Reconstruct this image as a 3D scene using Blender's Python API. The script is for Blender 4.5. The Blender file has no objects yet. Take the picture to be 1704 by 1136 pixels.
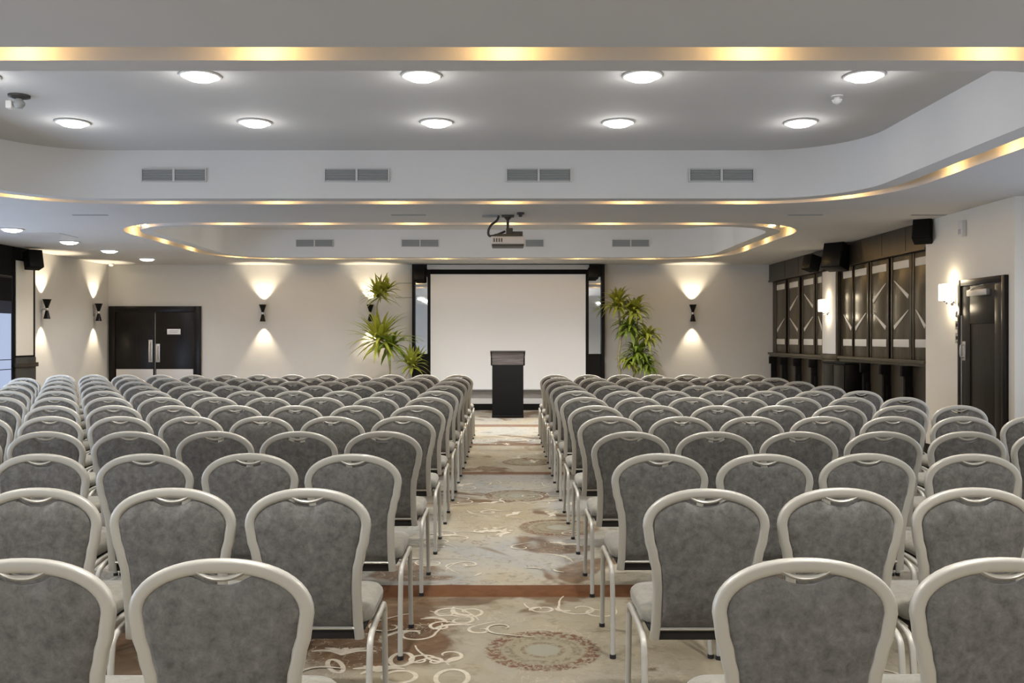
import bpy, bmesh, math, random
from mathutils import Vector, Matrix

random.seed(11)
C = bpy.context.scene.collection
scn = bpy.context.scene
PI = math.pi
F = 1500.0                       # focal length in pixels of the 1704 px wide frame
EYE = 1.46                       # camera height
VX, VY = 843.0, 562.0            # vanishing point of the aisle

# ---------------------------------------------------------------- camera, world, exposure
cam = bpy.data.cameras.new('camera')
cam.sensor_width = 36.0
cam.lens = 36.0 * F / 1704.0
cam.shift_x = (852.0 - VX) / 1704.0
cam.shift_y = -(568.0 - VY) / 1704.0
cam.clip_start = 0.05
cam.clip_end = 100
cam_o = bpy.data.objects.new('camera', cam)
cam_o.location = (0, 0, EYE)
cam_o.rotation_euler = (PI / 2, 0, 0)
C.objects.link(cam_o)
scn.camera = cam_o

world = bpy.data.worlds.new('world')
scn.world = world
world.use_nodes = True
world.node_tree.nodes['Background'].inputs[0].default_value = (0.75, 0.8, 0.9, 1)
world.node_tree.nodes['Background'].inputs[1].default_value = 0.05

scn.view_settings.view_transform = 'Standard'
scn.view_settings.look = 'None'
scn.view_settings.gamma = 1.0
scn.view_settings.use_curve_mapping = False
scn.view_settings.exposure = 1.0

# lamp strengths (W); the lamps themselves are made with their fixtures below
E_TRAY = 74.0       # downlights in the trays
E_LOW = 44.0        # downlights in the low ceiling
E_COVE = 2.1        # lamps in the cove slots
E_SCONCE = 30.0     # hourglass wall lights, each beam
E_SHADE = 2.4       # square shades
E_HALO = 1.6        # added point lamps imitating glare around the tray downlights
S_WINDOW = 3.0      # daylight in the window panes
WARM = (1.0, 0.58, 0.18)
HALOGEN = (1.0, 0.83, 0.58)
WHITE = (1.0, 0.985, 0.97)

# the room
XL, XR = -8.07, 5.36
YB, YF = 18.25, -4.0
XW = XR - .05                     # face of the white wall by the single door
ZC = 2.94                         # low ceiling
ZT = 3.45                         # tray ceiling


# ---------------------------------------------------------------- materials
def new_mat(name):
    m = bpy.data.materials.new(name)
    m.use_nodes = True
    return m, m.node_tree, m.node_tree.nodes['Principled BSDF']


def simple(name, col, rough=0.6, metal=0.0, var=0.0, scale=8.0, bump=0.0, bscale=200.0, spec=0.5):
    m, nt, b = new_mat(name)
    b.inputs['Base Color'].default_value = (*col, 1)
    b.inputs['Roughness'].default_value = rough
    b.inputs['Metallic'].default_value = metal
    b.inputs['Specular IOR Level'].default_value = spec
    tc = nt.nodes.new('ShaderNodeTexCoord')
    if var > 0:
        n = nt.nodes.new('ShaderNodeTexNoise')
        n.inputs['Scale'].default_value = scale
        n.inputs['Detail'].default_value = 5
        nt.links.new(tc.outputs['Object'], n.inputs['Vector'])
        r = nt.nodes.new('ShaderNodeValToRGB')
        r.color_ramp.elements[0].position = 0.3
        r.color_ramp.elements[1].position = 0.7
        r.color_ramp.elements[0].color = (*[c * (1 - var) for c in col], 1)
        r.color_ramp.elements[1].color = (*[min(1, c * (1 + var)) for c in col], 1)
        nt.links.new(n.outputs['Fac'], r.inputs['Fac'])
        nt.links.new(r.outputs['Color'], b.inputs['Base Color'])
    if bump > 0:
        n2 = nt.nodes.new('ShaderNodeTexNoise')
        n2.inputs['Scale'].default_value = bscale
        nt.links.new(tc.outputs['Object'], n2.inputs['Vector'])
        bp = nt.nodes.new('ShaderNodeBump')
        bp.inputs['Strength'].default_value = bump
        bp.inputs['Distance'].default_value = 0.005
        nt.links.new(n2.outputs['Fac'], bp.inputs['Height'])
        nt.links.new(bp.outputs['Normal'], b.inputs['Normal'])
    return m


def glow(name, col, strength):
    m, nt, b = new_mat(name)
    b.inputs['Base Color'].default_value = (0.06, 0.06, 0.06, 1)
    b.inputs['Emission Color'].default_value = (*col, 1)
    b.inputs['Emission Strength'].default_value = strength
    return m


def wood(name, dark, light, rough=0.25, axis='Z', spec=0.5):
    m, nt, b = new_mat(name)
    tc = nt.nodes.new('ShaderNodeTexCoord')
    mp = nt.nodes.new('ShaderNodeMapping')
    s = {'Z': (14, 14, 0.9), 'X': (0.9, 14, 14)}[axis]
    mp.inputs['Scale'].default_value = s
    n = nt.nodes.new('ShaderNodeTexNoise')
    n.inputs['Scale'].default_value = 3.0
    n.inputs['Detail'].default_value = 6
    n.inputs['Distortion'].default_value = 0.6
    r = nt.nodes.new('ShaderNodeValToRGB')
    r.color_ramp.elements[0].position = 0.32
    r.color_ramp.elements[1].position = 0.72
    r.color_ramp.elements[0].color = (*dark, 1)
    r.color_ramp.elements[1].color = (*light, 1)
    nt.links.new(tc.outputs['Object'], mp.inputs['Vector'])
    nt.links.new(mp.outputs['Vector'], n.inputs['Vector'])
    nt.links.new(n.outputs['Fac'], r.inputs['Fac'])
    nt.links.new(r.outputs['Color'], b.inputs['Base Color'])
    b.inputs['Roughness'].default_value = rough
    b.inputs['Specular IOR Level'].default_value = spec
    return m


def fabric(name, dark, light, scale=30.0):
    """brushed chenille: soft mottling and a fine weave"""
    m, nt, b = new_mat(name)
    tc = nt.nodes.new('ShaderNodeTexCoord')
    oi = nt.nodes.new('ShaderNodeObjectInfo')
    add = nt.nodes.new('ShaderNodeVectorMath')
    add.operation = 'ADD'
    mul = nt.nodes.new('ShaderNodeVectorMath')
    mul.operation = 'SCALE'
    mul.inputs['Scale'].default_value = 37.0
    nt.links.new(oi.outputs['Random'], mul.inputs[0])
    nt.links.new(tc.outputs['Object'], add.inputs[0])
    nt.links.new(mul.outputs[0], add.inputs[1])
    n = nt.nodes.new('ShaderNodeTexNoise')
    n.inputs['Scale'].default_value = scale
    n.inputs['Detail'].default_value = 8
    n.inputs['Roughness'].default_value = 0.72
    n.inputs['Distortion'].default_value = 0.25
    r = nt.nodes.new('ShaderNodeValToRGB')
    r.color_ramp.elements[0].position = 0.33
    r.color_ramp.elements[1].position = 0.68
    r.color_ramp.elements[0].color = (*dark, 1)
    r.color_ramp.elements[1].color = (*light, 1)
    nt.links.new(add.outputs[0], n.inputs['Vector'])
    nt.links.new(n.outputs['Fac'], r.inputs['Fac'])
    nt.links.new(r.outputs['Color'], b.inputs['Base Color'])
    b.inputs['Roughness'].default_value = 0.9
    b.inputs['Sheen Weight'].default_value = 0.25
    b.inputs['Sheen Roughness'].default_value = 0.4
    w = nt.nodes.new('ShaderNodeTexNoise')
    w.inputs['Scale'].default_value = 420
    bp = nt.nodes.new('ShaderNodeBump')
    bp.inputs['Strength'].default_value = 0.25
    bp.inputs['Distance'].default_value = 0.003
    nt.links.new(tc.outputs['Object'], w.inputs['Vector'])
    nt.links.new(w.outputs['Fac'], bp.inputs['Height'])
    nt.links.new(bp.outputs['Normal'], b.inputs['Normal'])
    return m


M = {}
M['ceiling'] = simple('ceiling_paint', (0.56, 0.553, 0.54), 0.9, var=0.02, scale=1.5)
M['wall'] = simple('cream_wall_paint', (0.625, 0.615, 0.59), 0.85, var=0.02, scale=2.0, bump=0.05)
M['white_wall'] = simple('white_wall_paint', (0.78, 0.75, 0.67), 0.85, var=0.015, scale=2.0, bump=0.05)
M['frame'] = simple('champagne_frame_metal', (0.44, 0.42, 0.365), 0.36, 0.2)
M['back'] = fabric('grey_chenille', (0.072, 0.068, 0.061), (0.172, 0.164, 0.150))
M['seat'] = fabric('cream_chenille', (0.17, 0.16, 0.125), (0.25, 0.235, 0.19), 30)
M['pan'] = simple('black_seat_pan', (0.012, 0.011, 0.01), 0.7)
M['black'] = simple('black_satin', (0.006, 0.0055, 0.005), 0.35, spec=0.2)
M['matte'] = simple('black_matte', (0.006, 0.006, 0.006), 0.8, spec=0.15)
M['dwood'] = wood('dark_stained_wood', (0.042, 0.033, 0.018), (0.085, 0.068, 0.040), 0.30)
M['dwood2'] = wood('dark_frieze_wood', (0.020, 0.015, 0.010), (0.042, 0.033, 0.021), 0.36)
M['doorwood'] = wood('black_brown_door', (0.006, 0.0045, 0.004), (0.013, 0.0095, 0.0075), 0.3, spec=0.25)
M['doorwood2'] = wood('brown_black_door', (0.018, 0.015, 0.012), (0.034, 0.028, 0.023), 0.35, spec=0.25)
M['inlay'] = simple('cream_inlay', (0.62, 0.60, 0.55), 0.4)
M['steel'] = simple('brushed_steel', (0.62, 0.61, 0.60), 0.38, 0.85, var=0.05, scale=30)
M['kick'] = simple('steel_kick_plate', (0.60, 0.58, 0.57), 0.45, 0.35)
M['chrome'] = simple('chrome', (0.75, 0.75, 0.75), 0.15, 1.0)
M['mirror'] = simple('mirror_glass', (0.82, 0.84, 0.85), 0.03, 1.0)
M['screen'] = simple('matte_screen_white', (0.78, 0.785, 0.785), 0.9)
M['housing'] = simple('grey_white_plastic', (0.5, 0.49, 0.48), 0.5)
M['plastic'] = simple('white_plastic', (0.7, 0.69, 0.66), 0.45)
M['paper'] = simple('white_sign', (0.72, 0.72, 0.72), 0.6)
M['proj'] = simple('projector_plastic', (0.52, 0.51, 0.50), 0.4)
M['darkgrey'] = simple('dark_grey_metal', (0.06, 0.058, 0.052), 0.5, 0.4)
M['grille'] = simple('vent_grey', (0.30, 0.31, 0.30), 0.6)
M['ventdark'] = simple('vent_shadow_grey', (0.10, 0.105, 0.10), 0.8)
M['lect_head'] = wood('greyed_oak', (0.06, 0.05, 0.047), (0.17, 0.145, 0.138), 0.5, 'X')
M['pot'] = simple('cream_ceramic_pot', (0.55, 0.5, 0.4), 0.4)
M['soil'] = simple('dark_soil', (0.03, 0.02, 0.015), 0.95, var=0.3, scale=60)
M['stem'] = simple('pale_cane_stem', (0.28, 0.24, 0.13), 0.8, var=0.25, scale=25)


def leaf_mat(name, col):
    m = simple(name, col, 0.4, var=0.3, scale=6)
    nt = m.node_tree
    p = nt.nodes['Principled BSDF']
    tr = nt.nodes.new('ShaderNodeBsdfTranslucent')
    tr.inputs['Color'].default_value = (col[0] * 1.1, col[1] * 1.1, col[2], 1)
    mx = nt.nodes.new('ShaderNodeMixShader')
    mx.inputs[0].default_value = 0.3
    nt.links.new(p.outputs[0], mx.inputs[1])
    nt.links.new(tr.outputs[0], mx.inputs[2])
    nt.links.new(mx.outputs[0], nt.nodes['Material Output'].inputs['Surface'])
    return m


M['leaf'] = leaf_mat('palm_leaf', (0.52, 0.55, 0.11))
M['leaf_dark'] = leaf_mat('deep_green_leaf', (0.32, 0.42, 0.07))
M['navy'] = simple('navy_fade', (0.018, 0.024, 0.05), 0.8)  # tone of the painted fade above the pale pane
M['pane'] = glow('daylight_pane', (0.60, 0.74, 1.0), S_WINDOW)
M['pane_soft'] = glow('overcast_pane', (0.70, 0.80, 1.0), S_WINDOW * 0.36)
M['pane_dim'] = glow('dimmed_daylight_pane', (0.56, 0.68, 1.0), 0.34)  # window daylight, dimmed for the one pane in view
M['down'] = glow('downlight_diffuser', (1.0, 0.97, 0.92), 9.0)
M['cove'] = glow('cove_lamp_glow', (1.0, 0.80, 0.45), 5.0)
M['shade'] = glow('lit_glass_shade', (1.0, 0.86, 0.60), 2.0)
M['bulb'] = glow('sconce_bulb', (1.0, 0.85, 0.55), 6.0)


def carpet_mat():
    m, nt, b = new_mat('patterned_carpet')
    L = nt.links
    N = nt.nodes.new

    def math_n(op, a, bb=None, clamp=False):
        n = N('ShaderNodeMath')
        n.operation = op
        n.use_clamp = clamp
        for i, v in enumerate((a, bb)):
            if v is None:
                continue
            if isinstance(v, (int, float)):
                n.inputs[i].default_value = v
            else:
                L.new(v, n.inputs[i])
        return n.outputs[0]

    tc = N('ShaderNodeTexCoord')
    sep = N('ShaderNodeSeparateXYZ')
    L.new(tc.outputs['Object'], sep.inputs[0])
    X, Y = sep.outputs[0], sep.outputs[1]

    def noise(scale, detail=4, dist=0.0, rough=0.55, w=0.0):
        mp = N('ShaderNodeMapping')
        mp.inputs['Location'].default_value = (w, w * 1.7, 0)
        L.new(tc.outputs['Object'], mp.inputs['Vector'])
        n = N('ShaderNodeTexNoise')
        n.inputs['Scale'].default_value = scale
        n.inputs['Detail'].default_value = detail
        n.inputs['Distortion'].default_value = dist
        n.inputs['Roughness'].default_value = rough
        L.new(mp.outputs[0], n.inputs['Vector'])
        return n.outputs['Fac']

    def ramp(fac, stops):
        r = N('ShaderNodeValToRGB')
        els = r.color_ramp.elements
        while len(els) < len(stops):
            els.new(0.5)
        for e, (p, c) in zip(els, stops):
            e.position = p
            e.color = (*c, 1)
        L.new(fac, r.inputs['Fac'])
        return r.outputs['Color']

    def mix(fac, c1, c2):
        n = N('ShaderNodeMix')
        n.data_type = 'RGBA'
        if isinstance(fac, (int, float)):
            n.inputs[0].default_value = fac
        else:
            L.new(fac, n.inputs[0])
        for i, c in ((6, c1), (7, c2)):
            if isinstance(c, tuple):
                n.inputs[i].default_value = (*c, 1)
            else:
                L.new(c, n.inputs[i])
        return n.outputs[2]

    def smooth(v, lo, hi):
        n = N('ShaderNodeMapRange')
        n.interpolation_type = 'SMOOTHSTEP'
        n.inputs['From Min'].default_value = lo
        n.inputs['From Max'].default_value = hi
        L.new(v, n.inputs['Value'])
        return n.outputs[0]

    base = ramp(noise(0.75, 4, 0.6), [(0.30, (0.40, 0.33, 0.21)), (0.45, (0.47, 0.42, 0.32)),
                                      (0.55, (0.40, 0.39, 0.35)), (0.70, (0.50, 0.45, 0.36))])
    streak = noise(9, 5, 1.5, 0.7, 3.1)
    base = mix(smooth(streak, 0.52, 0.70), base, (0.27, 0.23, 0.17))
    # woven sections: tan fields alternate with the grey ones between the bands
    near = math_n('SUBTRACT', 1.0, smooth(Y, 5.15, 5.25))
    midf = math_n('MULTIPLY', smooth(Y, 9.68, 9.76), math_n('SUBTRACT', 1.0, smooth(Y, 12.3, 12.4)))
    base = mix(math_n('MULTIPLY', math_n('ADD', near, midf, True), 0.55), base, ramp(noise(3, 5, 1.0, 0.7, 4.4), [(0.35, (0.34, 0.27, 0.15)), (0.65, (0.46, 0.39, 0.26))]))
    # brown and rust grounds
    patch = smooth(noise(0.9, 3, 1.2, 0.6, 7.3), 0.55, 0.61)
    brown = ramp(noise(5, 5, 1.0, 0.7, 1.3), [(0.35, (0.10, 0.055, 0.026)), (0.6, (0.20, 0.115, 0.06)), (0.75, (0.36, 0.26, 0.16))])
    col = mix(math_n('MULTIPLY', patch, 0.8), base, brown)

    def blob(x, y, r0, r1):
        dx = math_n('SUBTRACT', X, x)
        dy = math_n('SUBTRACT', Y, y)
        d = math_n('SQRT', math_n('ADD', math_n('MULTIPLY', dx, dx), math_n('MULTIPLY', dy, dy)))
        d = math_n('ADD', d, math_n('MULTIPLY', math_n('SUBTRACT', noise(4, 3, 0.5, 0.6, x), 0.5), 0.35))
        return math_n('SUBTRACT', 1.0, smooth(d, r0, r1))

    for x, y, r0, r1, amt in ((-0.62, 4.35, 0.34, 0.46, 0.92), (-0.62, 4.85, 0.22, 0.32, 0.85), (0.42, 6.85, 0.22, 0.34, 0.55),
                              (-0.55, 8.1, 0.2, 0.36, 0.5), (1.3, 4.4, 0.25, 0.4, 0.6), (-1.7, 4.6, 0.4, 0.6, 0.85), (1.9, 5.8, 0.4, 0.6, 0.7)):
        col = mix(math_n('MULTIPLY', blob(x, y, r0, r1), amt), col, brown)
    # swirling cream vine lines inside the grounds
    vine = math_n('ABSOLUTE', math_n('SUBTRACT', noise(6, 2, 2.4, 0.5, 5.0), 0.5))
    vine = math_n('SUBTRACT', 1.0, smooth(vine, 0.006, 0.018))
    vmask = smooth(noise(1.3, 2, 0.4, 0.5, 9.9), 0.47, 0.56)
    col = mix(math_n('MULTIPLY', math_n('MULTIPLY', vine, vmask), 0.6), col, (0.55, 0.48, 0.36))
    # round medallions: speckled rust rings
    speck = smooth(noise(38, 3, 0.8, 0.65, 2.0), 0.42, 0.58)
    for x, y, r in ((0.17, 4.22, 0.26), (0.40, 6.95, 0.30), (0.10, 8.35, 0.30), (0.25, 10.6, 0.3)):
        dx = math_n('SUBTRACT', X, x)
        dy = math_n('SUBTRACT', Y, y)
        d = math_n('SQRT', math_n('ADD', math_n('MULTIPLY', dx, dx), math_n('MULTIPLY', dy, dy)))
        disc = math_n('SUBTRACT', 1.0, smooth(d, r * 0.98, r * 1.04))
        col = mix(math_n('MULTIPLY', disc, 0.6), col, (0.31, 0.27, 0.175))
        for rr, w, c, a in ((r * 0.90, 0.05, (0.16, 0.06, 0.035), 0.85), (r * 0.62, 0.03, (0.14, 0.10, 0.06), 0.5), (r * 0.36, 0.016, (0.16, 0.10, 0.07), 0.6)):
            ring = math_n('SUBTRACT', 1.0, smooth(math_n('ABSOLUTE', math_n('SUBTRACT', d, rr)), w * 0.5, w))
            col = mix(math_n('MULTIPLY', math_n('MULTIPLY', ring, speck), a), col, c)
        core = math_n('SUBTRACT', 1.0, smooth(d, r * 0.24, r * 0.34))
        col = mix(math_n('MULTIPLY', core, 0.6), col, (0.36, 0.37, 0.30))
    # terracotta bands right across the carpet
    wob = math_n('MULTIPLY', math_n('SUBTRACT', noise(2.0, 2), 0.5), 0.05)
    yy = math_n('ADD', Y, wob)
    tone = ramp(noise(7, 4, 0.4), [(0.3, (0.135, 0.052, 0.020)), (0.7, (0.20, 0.085, 0.034))])
    for c0, hw, soft, a in ((5.205, 0.125, 0.012, 0.97), (9.72, 0.10, 0.06, 0.85), (12.35, 0.12, 0.06, 0.75), (15.0, 0.2, 0.06, 0.7), (0.7, 0.13, 0.01, 0.95)):
        band = math_n('SUBTRACT', 1.0, smooth(math_n('ABSOLUTE', math_n('SUBTRACT', yy, c0)), hw - soft, hw + soft))
        col = mix(math_n('MULTIPLY', band, a), col, tone)
    col = mix(0.40, col, (0.0, 0.0, 0.0))
    L.new(col, b.inputs['Base Color'])
    b.inputs['Roughness'].default_value = 0.95
    b.inputs['Specular IOR Level'].default_value = 0.1
    bp = N('ShaderNodeBump')
    bp.inputs['Strength'].default_value = 0.3
    bp.inputs['Distance'].default_value = 0.004
    L.new(noise(300, 2), bp.inputs['Height'])
    L.new(bp.outputs['Normal'], b.inputs['Normal'])
    return m


M['carpet'] = carpet_mat()
M['scroll'] = simple('cream_carpet_scroll', (0.40, 0.35, 0.265), 0.95, var=0.15, scale=30)


# ---------------------------------------------------------------- object helpers
def link(name, me, mat, parent=None):
    if mat is not None and not me.materials:
        me.materials.append(mat)
    o = bpy.data.objects.new(name, me)
    C.objects.link(o)
    if parent is not None:
        o.parent = parent
    return o


def obj(name, bm, mat, parent=None, smooth=True, angle=0.6):
    bmesh.ops.recalc_face_normals(bm, faces=bm.faces[:])
    me = bpy.data.meshes.new(name)
    bm.to_mesh(me)
    bm.free()
    if smooth:
        me.polygons.foreach_set('use_smooth', [True] * len(me.polygons))
        try:
            me.set_sharp_from_angle(angle=angle)
        except Exception:
            pass
    return link(name, me, mat, parent)


def tag(o, label, cat, group=None):
    o['label'] = label
    o['category'] = cat
    if group:
        o['group'] = group
    return o


def thing(name, label, cat, loc=(0, 0, 0), rz=0.0, group=None):
    o = bpy.data.objects.new(name, None)
    o.empty_display_size = 0.1
    C.objects.link(o)
    o.location = loc
    o.rotation_euler = (0, 0, rz)
    return tag(o, label, cat, group)


def struct(name, bm, mat, smooth=False):
    o = obj(name, bm, mat, None, smooth)
    o['kind'] = 'structure'
    return o


def copy_tree(root):
    r = root.copy()
    C.objects.link(r)
    for ch in root.children:
        c = ch.copy()
        C.objects.link(c)
        c.parent = r
        for g in ch.children:
            d = g.copy()
            C.objects.link(d)
            d.parent = c
    return r


def BM():
    return bmesh.new()


def box(bm, x0, x1, y0, y1, z0, z1, bev=0.0, seg=2):
    t = bmesh.new()
    bmesh.ops.create_cube(t, size=1.0)
    for v in t.verts:
        v.co = Vector((x0 + (v.co.x + .5) * (x1 - x0), y0 + (v.co.y + .5) * (y1 - y0), z0 + (v.co.z + .5) * (z1 - z0)))
    if bev > 0:
        bmesh.ops.bevel(t, geom=t.edges[:] + t.verts[:], offset=bev, segments=seg, affect='EDGES', profile=0.5)
    merge(bm, t)
    return bm


def merge(bm, t, mtx=None):
    if mtx is not None:
        bmesh.ops.transform(t, matrix=mtx, verts=t.verts[:])
    me = bpy.data.meshes.new('tmp')
    t.to_mesh(me)
    t.free()
    bm.from_mesh(me)
    bpy.data.meshes.remove(me)


def quad(bm, pts):
    return bm.faces.new([bm.verts.new(p) for p in pts])


def lathe(bm, prof, n=24, cx=0, cy=0, cz=0, close=True):
    """prof: (r, z) list"""
    rings = []
    for r, z in prof:
        if r < 1e-6:
            rings.append([bm.verts.new((cx, cy, cz + z))])
        else:
            rings.append([bm.verts.new((cx + r * math.cos(2 * PI * i / n), cy + r * math.sin(2 * PI * i / n), cz + z)) for i in range(n)])
    for a, b in zip(rings, rings[1:]):
        if len(a) == 1 and len(b) == 1:
            continue
        for i in range(n):
            j = (i + 1) % n
            if len(a) == 1:
                bm.faces.new((a[0], b[i], b[j]))
            elif len(b) == 1:
                bm.faces.new((a[i], a[j], b[0]))
            else:
                bm.faces.new((a[i], a[j], b[j], b[i]))
    return bm


def sweep(bm, pts, rx, ry=None, up=(0, 1, 0), n=10, cap=True, power=2.0):
    """sweep a rounded profile along pts. rx: half width across (in the plane normal to up), ry: half width along up"""
    ry = rx if ry is None else ry
    pts = [Vector(p) for p in pts]
    up = Vector(up).normalized()
    rings = []
    for i, p in enumerate(pts):
        a = pts[max(i - 1, 0)]
        b = pts[min(i + 1, len(pts) - 1)]
        t = (b - a).normalized()
        s = t.cross(up)
        if s.length < 1e-5:
            s = t.cross(Vector((1, 0, 0)))
        s.normalize()
        u = s.cross(t).normalized()
        ring = []
        for k in range(n):
            an = 2 * PI * k / n
            c, d = math.cos(an), math.sin(an)
            cc = math.copysign(abs(c) ** (2 / power), c)
            dd = math.copysign(abs(d) ** (2 / power), d)
            ring.append(bm.verts.new(p + s * (rx * cc) + u * (ry * dd)))
        rings.append(ring)
    for a, b in zip(rings, rings[1:]):
        for k in range(n):
            j = (k + 1) % n
            bm.faces.new((a[k], a[j], b[j], b[k]))
    if cap:
        bm.faces.new(rings[0][::-1])
        bm.faces.new(rings[-1])
    return bm


def smooth_path(pts, per=6):
    """Catmull-Rom through pts"""
    P = [Vector(p) for p in pts]
    P = [P[0] * 2 - P[1]] + P + [P[-1] * 2 - P[-2]]
    out = []
    for i in range(1, len(P) - 2):
        for k in range(per):
            t = k / per
            a, b, c, d = P[i - 1], P[i], P[i + 1], P[i + 2]
            out.append(0.5 * ((2 * b) + (c - a) * t + (2 * a - 5 * b + 4 * c - d) * t * t + (3 * b - a - 3 * c + d) * t ** 3))
    out.append(P[-2])
    return out


def lamp(name, kind, loc, energy, col, parent=None, rot=(0, 0, 0), size=0.05, angle=None, blend=0.5):
    d = bpy.data.lights.new(name, kind)
    d.energy = energy
    d.color = col
    d.shadow_soft_size = size
    if kind == 'SPOT':
        d.spot_size = angle
        d.spot_blend = blend
    o = bpy.data.objects.new(name, d)
    o.location = loc
    o.rotation_euler = rot
    C.objects.link(o)
    if parent is not None:
        o.parent = parent
    return o


def at(px, py, Y):
    """photo pixel and distance -> point in the room"""
    return Vector(((px - VX) / F * Y, Y, EYE - (py - VY) / F * Y))


ORD = ['first', 'second', 'third', 'fourth', 'fifth', 'sixth', 'seventh', 'eighth', 'ninth', 'tenth', 'eleventh', 'twelfth', 'thirteenth', 'fourteenth']

# ================================================================ SETTING
# ---- floor: carpet with woven scrolls
fb = BM()
quad(fb, [(XL - .4, YF, 0), (XR + 3.0, YF, 0), (XR + 3.0, YB + .3, 0), (XL - .4, YB + .3, 0)])


n_ribbon = [0]


def ribbon(pts, w):
    """flat woven line lying in the pile; w: half width as a function of 0..1"""
    n_ribbon[0] += 1
    P = [Vector((p[0], p[1], 0.0012 + 1.2e-5 * n_ribbon[0])) for p in pts]
    prev = None
    for i, p in enumerate(P):
        t = (P[min(i + 1, len(P) - 1)] - P[max(i - 1, 0)]).normalized()
        s = Vector((-t.y, t.x, 0))
        h = w(i / (len(P) - 1))
        cur = (fb.verts.new(p + s * h), fb.verts.new(p - s * h))
        if prev:
            f = fb.faces.new((prev[0], prev[1], cur[1], cur[0]))
            f.material_index = 1
        prev = cur


def taper(w):
    return lambda t: w * (0.25 + 1.1 * math.sin(PI * min(1, t * 0.92 + 0.05)) ** 0.7)


def spiral(x, y, r, a0, turns=1.2, flip=1, w=0.009):
    pts = []
    n = 26
    for i in range(6):                                # the stalk that runs into the curl
        u = 1.1 * (6 - i) / 6
        a = a0 - flip * u * 0.85
        pts.append((x + r * (1 + u * u * .9) * math.cos(a), y + r * (1 + u * u * .9) * math.sin(a)))
    for i in range(n):
        t = i / (n - 1)
        rr = r * (1 - 0.80 * t)
        a = a0 + flip * turns * 2 * PI * t
        pts.append((x + rr * math.cos(a), y + rr * math.sin(a)))
    ribbon(pts, taper(w))


def stroke(x0, y0, x1, y1, bend, w=0.010):
    n = 12
    d = Vector((x1 - x0, y1 - y0))
    s = Vector((-d.y, d.x))
    ribbon([(x0 + d.x * t + s.x * bend * math.sin(PI * t), y0 + d.y * t + s.y * bend * math.sin(PI * t)) for t in [i / (n - 1) for i in range(n)]], taper(w))


def fan(x, y, s, a0=PI / 2):
    for k, da in enumerate((-1.25, -0.8, 0.8, 1.25)):
        L_ = s * (1.0 if abs(da) > 1 else 0.85)
        stroke(x, y, x + L_ * math.cos(a0 - da), y + L_ * math.sin(a0 - da), 0.22 if da > 0 else -0.22, 0.011)
    stroke(x, y + s * .35, x, y + s * .62, 0.0, 0.014)


def ring_s(x, y, rx, ry, rot=0.0, w=0.011):
    pts = []
    for i in range(22):
        a = 2 * PI * i / 21
        u, v = rx * math.cos(a), ry * math.sin(a)
        pts.append((x + u * math.cos(rot) - v * math.sin(rot), y + u * math.sin(rot) + v * math.cos(rot)))
    ribbon(pts, lambda t: w)


def fl(px, py):
    d = EYE * F / (py - VY)
    return ((px - VX) / F * d, d)


for px, py, s in ((569, 1090, 0.16), (628, 1118, 0.12), (480, 1060, 0.16)):
    fan(*fl(px, py), s)
for px, py, rx, ry, rot in ((668, 1097, .05, .085, 0.0), (558, 1108, .03, .085, 0.4), (665, 1126, .07, .07, 0.6), (752, 1128, .07, .10, 0.0)):
    ring_s(*fl(px, py), rx, ry, rot)
for px, py, r, a, fl_ in ((700, 1098, .07, 0.5, 1), (722, 1100, .05, 2.5, -1), (745, 1090, .10, 3.4, 1), (965, 1013, .12, 2.8, 1), (995, 1018, .10, 0.2, -1),
                          (905, 1013, .07, 3.3, 1), (745, 1020, .10, 0.3, 1), (765, 1032, .09, 2.0, -1), (735, 1042, .08, 1.0, 1), (780, 1018, .10, 4.0, 1),
                          (800, 1048, .07, 2.0, 1), (690, 1055, .10, 0.0, -1)):
    spiral(*fl(px, py), r, a, 1.0, fl_, 0.0065)
for px, py, qx, qy, b in ((745, 1103, 765, 1093, .15), (882, 1016, 900, 1010, .2), (925, 1012, 950, 1016, -.3), (600, 1122, 655, 1112, .2), (720, 1047, 780, 1040, .2), (755, 1010, 790, 1024, -.3), (700, 1030, 745, 1036, .3), (640, 1060, 700, 1050, .2)):
    (x0, y0), (x1, y1) = fl(px, py), fl(qx, qy)
    stroke(x0, y0, x1, y1, b, 0.011)
rs = random.Random(5)
for k in range(150):                                # the rest of the carpet, denser under the rows beside the aisle
    x = rs.uniform(-4.5, 4.5) if k > 60 else rs.uniform(-0.5, 0.5)
    y = rs.uniform(5.5, 13.0) if k <= 60 else rs.uniform(2.4, 9.0)
    if k <= 60 and abs(y - 9.7) < .2:
        continue
    q = rs.random()
    if q < .5:
        spiral(x, y, rs.uniform(.06, .13), rs.uniform(0, 6.28), rs.uniform(.8, 1.3), rs.choice((-1, 1)), 0.005)
    elif q < .8:
        stroke(x, y, x + rs.uniform(-.25, .25), y + rs.uniform(-.25, .25), rs.uniform(-.4, .4), 0.007)
    else:
        fan(x, y, rs.uniform(.1, .16), rs.uniform(0, 6.28))
for f in fb.faces:
    if f.normal.z < 0:
        f.normal_flip()
me = bpy.data.meshes.new('floor')
fb.normal_update()
for f in fb.faces:
    if f.normal.z < 0:
        f.normal_flip()
fb.to_mesh(me)
fb.free()
me.materials.append(M['carpet'])
me.materials.append(M['scroll'])
fo = link('floor', me, None)
fo['kind'] = 'structure'

# ---- ceiling: low slab, two rounded trays, each ringed by a lip and a cove slot
T1 = (-5.15, 3.62, 5.00, 9.57, 0.95)       # x0, x1, y0, y1, corner radius
T2 = (-4.95, 3.66, 12.00, 16.57, 0.85)
LIP, SLOT, SLOT_H = 0.19, 0.22, 0.13


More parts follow.
